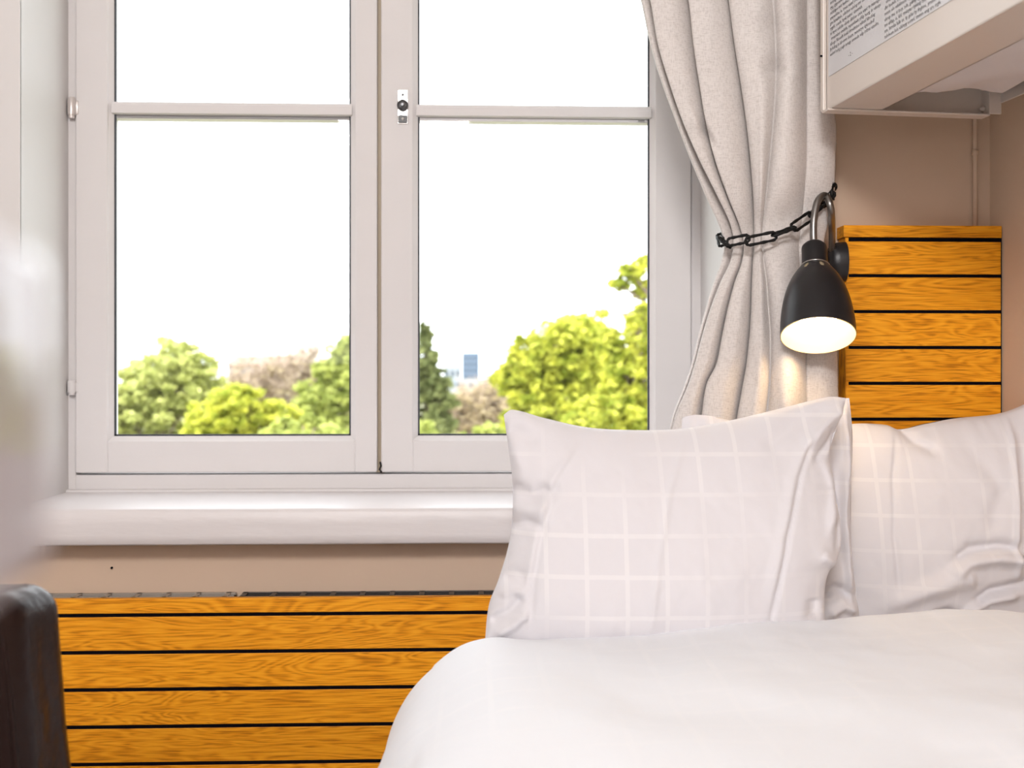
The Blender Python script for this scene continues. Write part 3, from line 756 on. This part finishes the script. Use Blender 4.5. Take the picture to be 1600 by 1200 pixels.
# ------------------------------------------------------------------ pillows
def pillow(name, label, left, top_, right, bot, Yb, Yt, thick, creases=(), nu=150, nv=110, pw=.5, mat_=None, seed=0, wr=1.0, pyb=985, pyt=640, hem=0.0, twist=0.0, groupx=None):
    """boundary curves in the photo's frame lie on a leaning plane; front and back bulge from it"""
    def plane(py, px): return Yb + (Yt - Yb) * (pyb - py) / (pyb - pyt) + twist * (px - 1100) / 500
    def curve(pts, t):
        # arc-length like parameter along poly with catmull
        tab_x = []; tab_y = []; L_ = [0]
        for (a, b), (c, e) in zip(pts, pts[1:]): L_.append(L_[-1] + math.hypot(c - a, e - b))
        return (sinterp([(l / L_[-1], p[0]) for l, p in zip(L_, pts)], t), sinterp([(l / L_[-1], p[1]) for l, p in zip(L_, pts)], t))
    tl, tr, bl_, br = top_[0], top_[-1], bot[0], bot[-1]
    CT = [curve(top_, i / nu) for i in range(nu + 1)]; CB = [curve(bot, i / nu) for i in range(nu + 1)]
    CL = [curve(left, j / nv) for j in range(nv + 1)]; CR = [curve(right, j / nv) for j in range(nv + 1)]
    V = []; uvv = []
    for sgn in (1, -1):
        for j in range(nv + 1):
            v = j / nv
            for i in range(nu + 1):
                u = i / nu
                px = (1 - v) * CT[i][0] + v * CB[i][0] + (1 - u) * CL[j][0] + u * CR[j][0] - ((1-u)*(1-v)*tl[0] + u*(1-v)*tr[0] + (1-u)*v*bl_[0] + u*v*br[0])
                py = (1 - v) * CT[i][1] + v * CB[i][1] + (1 - u) * CL[j][1] + u * CR[j][1] - ((1-u)*(1-v)*tl[1] + u*(1-v)*tr[1] + (1-u)*v*bl_[1] + u*v*br[1])
                e = min(u, 1 - u); f = min(v, 1 - v)
                bu = 1 - (1 - min(1, e / .42)) ** 2; bv = 1 - (1 - min(1, f / .46)) ** 2
                th = thick * (bu * bv) ** pw
                th *= 1 + .12 * v - .06
                m = min(1, 8 * min(e, f))
                dsp = 0
                if sgn == 1:
                    for (pts, w_, dep) in creases:
                        best = 1e9; bt = 0
                        n_ = len(pts)
                        for q in range(n_ - 1):
                            ax_, ay_ = pts[q]; bx_, by_ = pts[q + 1]; dx, dy = bx_ - ax_, by_ - ay_; LL = dx * dx + dy * dy
                            tt = max(0, min(1, ((px - ax_) * dx + (py - ay_) * dy) / LL)); cx, cy = ax_ + dx * tt, ay_ + dy * tt
                            dist = math.hypot(px - cx, py - cy)
                            if dist < best: best = dist; bt = (q + tt) / (n_ - 1); sg = dx * (py - cy) - dy * (px - cx)
                        if best < w_ * 4:
                            fade = min(1, 6 * min(bt, 1 - bt) + .25)
                            dsp += 1.5 * dep * math.exp(-(best / w_) ** 2) * fade
                dsp += wr * (.0035 * nz(px * .011 + seed, py * .011, seed) + .0018 * nz(px * .03, py * .022, seed + 3) + .0009 * nz(px * .07, py * .06, seed + 5)) * m
                # puckers radiating from the rim
                dsp += wr * .0035 * math.sin(u * 60 + 5 * nz(u * 6, seed)) * math.exp(-f / .05) * min(1, f * 60) * .6
                dsp += wr * .0040 * math.sin(v * 44 + 5 * nz(v * 6, seed + 2)) * math.exp(-e / .05) * min(1, e * 60) * .6
                Y = plane(py, px) - (th + dsp if sgn == 1 else -th * .5) 
                # keep the outline: project at plane distance, then move along Y
                base = P(px, py, plane(py, px))
                V.append(Vector((base.x, Y, base.z))); uvv.append((base.x + .5, base.z + .3))
    W4 = nu + 1; n1 = (nu + 1) * (nv + 1)
    Fc = [(j * W4 + i, (j + 1) * W4 + i, (j + 1) * W4 + i + 1, j * W4 + i + 1) for j in range(nv) for i in range(nu)]
    Fc += [tuple(n1 + x for x in f[::-1]) for f in Fc]
    cx_ = sum((v.x for v in V)) / len(V)
    o = mesh(name, V, Fc, mat_ or M['bed'], None, True, uv=uvv, loc=(cx_, Yb, .56))
    bm = bmesh.new(); bm.from_mesh(o.data); bmesh.ops.remove_doubles(bm, verts=bm.verts[:], dist=.00005); bm.to_mesh(o.data); bm.free()
    tag(o, label, 'pillow', groupx)
    return o
GR = 'white pillows at the head of the bed'
cr1 = [([(800, 700), (812, 730), (806, 755)], 10, .004), ([(786, 900), (805, 890), (822, 895)], 8, -.004), ([(781, 925), (800, 915), (818, 918)], 7, .004), ([(840, 690), (800, 665)], 14, -.004), ([(930, 720), (900, 760), (880, 820)], 16, -.003), ([(1180, 700), (1230, 665), (1290, 635)], 14, -.004), ([(905, 690), (868, 745), (845, 820), (830, 900), (826, 985)], 5, -.0035), ([(893, 700), (856, 755), (835, 830), (822, 900)], 9, .004),
       ([(1060, 690), (1034, 760), (1016, 860), (1005, 985)], 6, .0022),
       ([(1262, 680), (1235, 740), (1213, 830), (1200, 910), (1190, 978)], 4, -.005), ([(1252, 690), (1224, 750), (1203, 830), (1190, 920)], 10, .004),
       ([(800, 762), (830, 772), (860, 760)], 12, -.010), ([(797, 822), (822, 812), (845, 818)], 8, -.006), ([(790, 795), (815, 792), (850, 790)], 12, .006),
       ([(1245, 700), (1290, 655), (1318, 640)], 9, .008), ([(1262, 720), (1290, 690), (1302, 670)], 6, -.008), ([(1280, 720), (1298, 760), (1285, 830)], 9, .007),
       ([(1300, 740), (1308, 800), (1300, 860)], 7, -.008), ([(765, 970), (795, 950), (815, 925)], 7, -.007), ([(775, 990), (800, 972), (822, 950)], 6, .006),
       ([(1270, 860), (1300, 880), (1315, 900)], 8, .006), ([(1262, 930), (1262, 960)], 12, -.006)]
pillow('pillow', 'large white check pillow with sharp upper corners in front at the left of the bed',
       [(787, 648), (793, 690), (800, 745), (801, 800), (795, 850), (779, 905), (764, 945), (757, 1010)],
       [(787, 648), (800, 640), (850, 653), (920, 668), (1000, 672), (1060, 670), (1140, 657), (1220, 638), (1295, 620), (1322, 622)],
       [(1322, 622), (1310, 660), (1296, 710), (1304, 760), (1314, 810), (1311, 860), (1290, 905), (1290, 1010)],
       [(757, 1010), (850, 1012), (1000, 1016), (1150, 1012), (1290, 1010)],
       1.825, 1.915, .080, cr1, groupx=GR, seed=1.3)
# open flap of its case hanging at the right behind it
cr2 = [([(1318, 640), (1322, 720), (1316, 800), (1322, 870), (1328, 950)], 5, .010), ([(1300, 700), (1308, 800), (1305, 880)], 8, -.008), ([(1290, 960), (1315, 945), (1338, 955)], 8, .010), ([(1283, 930), (1300, 915), (1330, 930)], 7, -.008)]
pillow('pillow', 'thin white pillow squeezed directly behind the front left pillow, its edge showing right',
       [(1066, 652), (1064, 700), (1060, 800), (1060, 1000)],
       [(1066, 652), (1090, 648), (1140, 657), (1200, 690), (1260, 680), (1303, 624), (1327, 622)],
       [(1327, 622), (1332, 680), (1330, 760), (1330, 850), (1338, 930), (1343, 968)],
       [(1060, 1000), (1200, 1000), (1290, 985), (1343, 968)],
       1.992, 2.04, .022, cr2, nu=100, nv=90, seed=4.1, groupx=GR)
cr3 = [([(1392, 672), (1380, 740), (1378, 830), (1388, 930)], 4, -.003), ([(1565, 655), (1562, 740), (1560, 850), (1566, 900)], 5, .006), ([(1580, 680), (1577, 780), (1575, 860)], 10, -.006),
       ([(1404, 668), (1420, 690), (1450, 705)], 8, -.008), ([(1404, 668), (1430, 660), (1470, 655)], 9, .006), 
       ([(1465, 870), (1490, 850), (1530, 845), (1570, 850)], 9, -.010), ([(1460, 890), (1485, 868), (1530, 862), (1580, 868)], 11, .012),
       ([(1370, 940), (1420, 915), (1470, 900), (1500, 895)], 14, .010), ([(1500, 935), (1525, 915), (1570, 905), (1600, 900)], 8, -.012), ([(1490, 950), (1520, 928), (1570, 920)], 8, .010),
       ([(1440, 955), (1460, 948), (1480, 955)], 7, -.014), ([(1570, 860), (1585, 880), (1600, 892)], 7, -.014), ([(1500, 700), (1540, 760), (1520, 820)], 14, -.004)]
pillow('pillow', 'white pillow lying against the oak headboard at the right, lit warm by the lamp',
       [(1310, 668), (1308, 740), (1304, 830), (1306, 910), (1310, 985)],
       [(1310, 668), (1335, 662), (1385, 664), (1404, 671), (1440, 663), (1490, 654), (1550, 648), (1575, 642), (1610, 628), (1640, 618)],
       [(1640, 618), (1660, 700), (1668, 800), (1662, 900), (1650, 985)],
       [(1310, 985), (1400, 992), (1500, 990), (1580, 988), (1650, 985)],
       2.06, 2.14, .075, cr3, seed=7.7, groupx=GR, twist=-.0)

# ------------------------------------------------------------------ leather chair
chx = thing('leather_chair', (PX(-60, 1.3), 1.3, 0), 'dark brown leather chair at the lower left in front of the radiator cover', 'chair')
def softbox(pts, b, sub=2, nzamp=.002, seed=0):
    bm = bmesh.new(); vs_ = [bm.verts.new(p) for p in pts]
    for f in ((3, 2, 1, 0), (4, 5, 6, 7), (0, 1, 5, 4), (1, 2, 6, 5), (2, 3, 7, 6), (3, 0, 4, 7)): bm.faces.new([vs_[i] for i in f])
    bmesh.ops.recalc_face_normals(bm, faces=bm.faces[:])
    bmesh.ops.bevel(bm, geom=bm.edges[:], offset=b, segments=6, affect='EDGES', profile=0.5)
    bmesh.ops.subdivide_edges(bm, edges=[e for e in bm.edges if e.calc_length() > .05], cuts=14, use_grid_fill=True)
    bm.normal_update()
    for v in bm.verts: v.co += v.normal * (nzamp * nz(v.co.x * 14, v.co.y * 14, v.co.z * 9 + seed) + nzamp * .6 * nz(v.co.x * 45, v.co.y * 45, v.co.z * 20))
    bm.verts.index_update(); m = MB(); m.add([v.co.copy() for v in bm.verts], [[v.index for v in f.verts] for f in bm.faces]); bm.free(); return m
yc0, yc1 = 1.27, 1.38
def cp(px, z, y): return Vector((PX(px, y), y, z))
ztop_c = PZ(930, yc0, 0)
pts = [cp(-330, .40, yc0 - .03), Vector((PX(74, yc0), yc0 - .03, .40)), Vector((PX(74, yc0) + .012, yc1, .40)), cp(-330, .40, yc1),
       cp(-300, ztop_c, yc0), cp(18, ztop_c, yc0), Vector((PX(18, yc0) + .018, yc1, ztop_c - .004)), cp(-300, ztop_c, yc1)]
softbox(pts, .030).build('backrest', M['leather'], chx, True)
wl_ = MB(); e0 = Vector(pts[1]) + Vector((-.006, .004, .03)); e1 = Vector(pts[5]) + Vector((-.012, .004, -.036))
wl_.tube(cat([e0, (e0 + e1) / 2, e1, e1 + Vector((-.012, .004, .024)), e1 + Vector((-.05, .008, .030))], 10), .0028, 8); wl_.build('piping', M['leather'], chx, True)
xa, xb = PX(-310, yc0), PX(80, yc0)
softbox([(xa, .80, .36), (xb, .80, .36), (xb, 1.30, .36), (xa, 1.30, .36), (xa, .80, .47), (xb, .80, .47), (xb, 1.30, .47), (xa, 1.30, .47)], .03, seed=3).build('seat', M['leather'], chx, True)
for x in (xa + .04, xb - .04):
    for y in (.84, 1.32): MB().hexa([(x - .014, y - .014, 0), (x + .014, y - .014, 0), (x + .014, y + .014, 0), (x - .014, y + .014, 0), (x - .02, y - .02, .37), (x + .02, y - .02, .37), (x + .02, y + .02, .37), (x - .02, y + .02, .37)], .002).build('leg', mat('dark_stained_wood', (.03, .018, .012), .4), chx)

# ------------------------------------------------------------------ vase on a high side table, very close to the lens
vz = CZ - .0365; VX = -.0862
bmv = bmesh.new(); bmesh.ops.create_cube(bmv, size=1)
for v in bmv.verts: v.co = Vector((VX - .034 + v.co.x * .068, .2065 + v.co.y * .073, vz + .0315 + v.co.z * .063)); v.co.x += (.243 - v.co.y) * .14
bmesh.ops.bevel(bmv, geom=[e for e in bmv.edges if abs(e.verts[0].co.z - e.verts[1].co.z) > .01 or e.verts[0].co.z > vz + .05], offset=.005, segments=5, affect='EDGES', profile=.5)
bmv.verts.index_update(); vm = MB(); vm.add([v.co.copy() for v in bmv.verts], [[v.index for v in f.verts] for f in bmv.faces]); bmv.free()
vm.lathe([(.021, .0), (.0205, .006), (.0225, .0085), (.020, .0085), (.019, .004), (.019, -.01)], (VX - .034, .2065, vz + .0625), (0, 0, 1), 40)
vo = vm.build('vase', M['vase'], None, True, loc=(VX - .034, .2065, vz)); autosmooth(vo, 35)
tag(vo, 'glossy pale squarish vase, wholly out of focus at the left edge, close to the lens', 'vase')
tb = thing('high_table', (-.40, -.1, 0), 'high narrow white table outside the left edge, carrying the blurred vase', 'table')
MB().box(-.72, -.0955, -.45, .2295, vz - .028, vz - .0005, .002).build('tabletop', M['wall_white'], tb)
for x in (-.69, -.20):
    for y in (-.41, .12): MB().box(x - .016, x + .016, y - .016, y + .016, 0, vz - .028, .002).build('leg', M['wall_white'], tb)

# ------------------------------------------------------------------ outside
GZ = -11.0
g = MB().add([(-400, 3.5, GZ), (400, 3.5, GZ), (400, 1500, GZ), (-400, 1500, GZ)], [(0, 1, 2, 3)])
S(g, 'ground', mat('park_grass', (.20, .20, .11), .9, var=.3, vscale=.2))
def leaves(V, Fc, c, n, rad, size, rng, shell=.5):
    c = Vector(c)
    for _ in range(n):
        while True:
            q = Vector((rng.uniform(-1, 1), rng.uniform(-1, 1), rng.uniform(-1, 1)))
            if .02 < q.length < 1: break
        q = q * (q.length ** (-shell * .6))
        if q.length > 1: q.normalize()
        p = c + Vector((q.x * rad[0], q.y * rad[1], q.z * rad[2]))
        a = Vector((rng.uniform(-1, 1), rng.uniform(-1, 1), rng.uniform(-.5, .5))).normalized(); b = a.cross(Vector((rng.uniform(-1, 1), rng.uniform(-1, 1), rng.uniform(-1, 1)))).normalized()
        s = size * rng.uniform(.6, 1.3); k = len(V)
        V += [p - a * s, p - b * s * .45 + a * s * .1, p + a * s, p + b * s * .45 + a * s * .1]; Fc.append((k, k + 1, k + 2, k + 3))
def tree(name, label, base_px, D, blobs, lm, bm_, n=9000, size=.10, seed=1, depth=1.0, cat_='tree', bare=0, sub=1.0):
    rng = random.Random(seed); b0 = P(base_px, HY, D); b0.z = GZ
    t = thing(name, b0, label, cat_, 'trees beyond the window')
    V = []; Fc = []; wood = MB(); centers = []
    mpp = D / F
    tot = sum(b[2] * b[3] for b in blobs)
    for (px, py, rx, ry) in blobs:
        c = P(px, py, D + rng.uniform(-1, 1) * depth * .5); centers.append((c, rx * mpp, ry * mpp))
        m = int(n * rx * ry / tot)
        # sub-clumps for a broken outline
        ns = max(20, int(90 * sub))
        for s_ in range(ns):
            while True:
                q = Vector((rng.uniform(-1, 1), rng.uniform(-1, 1), rng.uniform(-1, 1)))
                if q.length < 1: break
            q = q * (1.0 if rng.random() < .8 else 1.16)
            cc = c + Vector((q.x * rx * mpp, q.y * rx * mpp * depth, q.z * ry * mpp)); r = rng.uniform(.09, .26) * min(rx, ry) * mpp * 1.1
            if m: leaves(V, Fc, cc, m // ns, (r * 1.25, r * 1.25, r * .8), size, rng)
            if rng.random() < .2 or bare:
                mid = (c + cc) / 2 + Vector((rng.uniform(-.2, .2), 0, rng.uniform(0, .2))) * rx * mpp
                wood.tube([c - Vector((0, 0, ry * mpp * .6)), mid, cc], [.03, .02, .008], 5)
            for _ in range(bare):
                e = cc + Vector((rng.uniform(-1, 1) * .35 * rx, rng.uniform(-.3, .3) * rx, rng.uniform(.1, .6) * ry)) * mpp
                m2 = (cc + e) / 2 + Vector((rng.uniform(-.1, .1), 0, 0)); wood.tube([cc, m2, e], [.014, .010, .005], 4)
    low = min((c.z - rz) for c, rx, rz in centers)
    cb = Vector((b0.x, b0.y, low + .3)); wood.tube([b0, (b0 + cb) / 2 + Vector((.15, 0, 0)), cb], [.28, .22, .15], 10)
    for c, rx, rz in centers: wood.tube([cb, (cb + c) / 2 + Vector((0, 0, .1)), c], [.08, .04, .018], 6)
    wood.build('trunk', bm_, t, True)
    if V: mesh('foliage', V, Fc, lm, t)
    return t
bark = mat('bark', (.20, .15, .11), .9, bump=.3); pale = mat('pale_bark', (.42, .33, .26), .9)
Ly = leaf_mat('yellow_green_leaves', (.25, .30, .03), (.70, .70, .12)); Lg = leaf_mat('green_leaves', (.25, .30, .07), (.56, .60, .18))
Ll = leaf_mat('light_green_leaves', (.32, .36, .10), (.66, .68, .26)); Ld = leaf_mat('dark_green_leaves', (.12, .15, .05), (.32, .35, .14)); Lb = leaf_mat('brown_buds', (.42, .34, .22), (.66, .56, .38))
tree('broadleaf_tree', 'light green round tree seen at the lower left of the left sash', 240, 42, [(255, 595, 62, 62), (195, 630, 52, 55), (310, 600, 40, 50), (240, 680, 110, 60), (290, 560, 25, 26)], Ll, bark, 28500, .13, 2)
tree('bare_tree', 'brown leafless tree between the green trees in the left sash', 430, 55, [(420, 590, 55, 42), (480, 580, 42, 40), (370, 620, 45, 35), (430, 640, 70, 50)], Lb, pale, 4200, .10, 3, bare=9)
tree('broadleaf_tree', 'bright green bush-like tree low in the middle of the left sash', 370, 30, [(380, 650, 58, 44), (330, 670, 40, 35), (430, 665, 45, 36), (370, 720, 120, 50)], Ly, bark, 22800, .10, 4)
tree('broadleaf_tree', 'mid green tree at the right edge of the left sash', 520, 38, [(520, 600, 38, 52), (505, 640, 48, 45), (555, 585, 40, 60), (500, 700, 100, 50), (545, 560, 20, 30)], Lg, bark, 26600, .11, 5)
tree('conifer_tree', 'dark green conifer at the left edge of the right sash', 668, 37, [(664, 525, 10, 22), (665, 560, 18, 26), (672, 600, 28, 30), (682, 640, 32, 34), (680, 690, 42, 50), (640, 600, 30, 60)], Ld, bark, 24000, .10, 6)
tree('bare_tree', 'beige budding tree between the conifer and the yellow-green tree', 735, 50, [(735, 650, 40, 48), (780, 640, 45, 50), (730, 700, 60, 45), (700, 660, 25, 40)], Lb, pale, 14000, .11, 7, bare=5)
tree('broadleaf_tree', 'large yellow-green tree filling the middle of the right sash', 870, 26, [(885, 545, 52, 48), (835, 560, 42, 36), (860, 610, 75, 50), (800, 590, 32, 26), (930, 590, 45, 60), (880, 670, 95, 60), (915, 520, 34, 26)], Ly, bark, 39900, .085, 8, sub=1.6)
tree('broadleaf_tree', 'green tree with high loose sprigs at the right edge of the right sash', 1000, 21, [(985, 600, 44, 50), (1010, 540, 34, 42), (960, 650, 60, 48), (1020, 640, 50, 60), (1000, 500, 24, 22), (955, 540, 22, 26)], Ly, bark, 24700, .07, 9, sub=1.3)
tt = tree('broadleaf_tree', 'sparse green top branches high in the lower right pane', 1040, 19.5, [(985, 425, 26, 14), (968, 445, 18, 10), (1000, 448, 16, 14), (1003, 490, 14, 16), (940, 490, 12, 8), (1010, 410, 16, 12), (1008, 455, 18, 16), (1000, 520, 20, 18), (1040, 470, 20, 60)], Ly, bark, 2850, .07, 11, sub=.6)
tree('broadleaf_tree', 'low green shrubs below the conifer near the window base', 600, 23.5, [(580, 700, 60, 40), (650, 705, 60, 40), (780, 705, 60, 40), (470, 690, 70, 36)], Lg, bark, 15200, .10, 12)
def block(name, label, pa, pb, pt, D, mcol, roofs=None, rows_=6, cols=4, wcol=(.05, .07, .10), dep=20):
    a, b = PX(pa, D), PX(pb, D); zt_ = PZ(pt, D, pa); c = ((a + b) / 2, D + dep / 2, GZ)
    t = thing(name, c, label, 'building', 'distant buildings')
    MB().box(a, b, D, D + dep, GZ, zt_).build('facade', mat(name + '_wall', mcol, .8), t)
    wm = mat(name + '_glass', wcol, .2)
    hgt = zt_ - GZ
    for r in range(rows_):
        z1 = zt_ - .12 * D / 40 - r * 3.2
        for k in range(cols):
            x = a + (b - a) * (k + .25) / cols; MB().box(x, x + (b - a) * .5 / cols, D - .1, D + .2, z1 - 1.9, z1 - .3).build('window', wm, t)
    if roofs:
        m_ = MB(); h = roofs; m_.hexa([(a - .5, D - .5, zt_), (b + .5, D - .5, zt_), (b + .5, D + dep, zt_), (a - .5, D + dep, zt_), (a, D + dep * .4, zt_ + h), (b, D + dep * .4, zt_ + h), (b, D + dep * .5, zt_ + h), (a, D + dep * .5, zt_ + h)]); m_.build('roof', mat(name + '_roof', (.26, .15, .12), .8), t)
    return t
block('tower_block', 'distant blue-grey tower block above the trees in the right sash', 722, 749, 551, 600, (.10, .14, .21), rows_=7, cols=4, dep=12)
block('apartment_building', 'pale distant house with a reddish roof in the left sash', 356, 470, 571, 190, (.30, .27, .26), 1.8, 3, 7)
block('apartment_building', 'pale distant building between the bare tree and the mid green tree', 478, 560, 580, 230, (.32, .30, .29), 2, 3, 5)
block('apartment_building', 'narrow yellowish distant building at the right edge of the left sash', 531, 556, 522, 170, (.32, .26, .15), None, 3, 2)
block('apartment_building', 'white distant building to the right of the dark conifer', 694, 720, 572, 320, (.26, .29, .33), None, 3, 3)
block('apartment_building', 'low white distant building beneath the blue-grey tower', 715, 800, 592, 420, (.30, .31, .33), None, 2, 6)
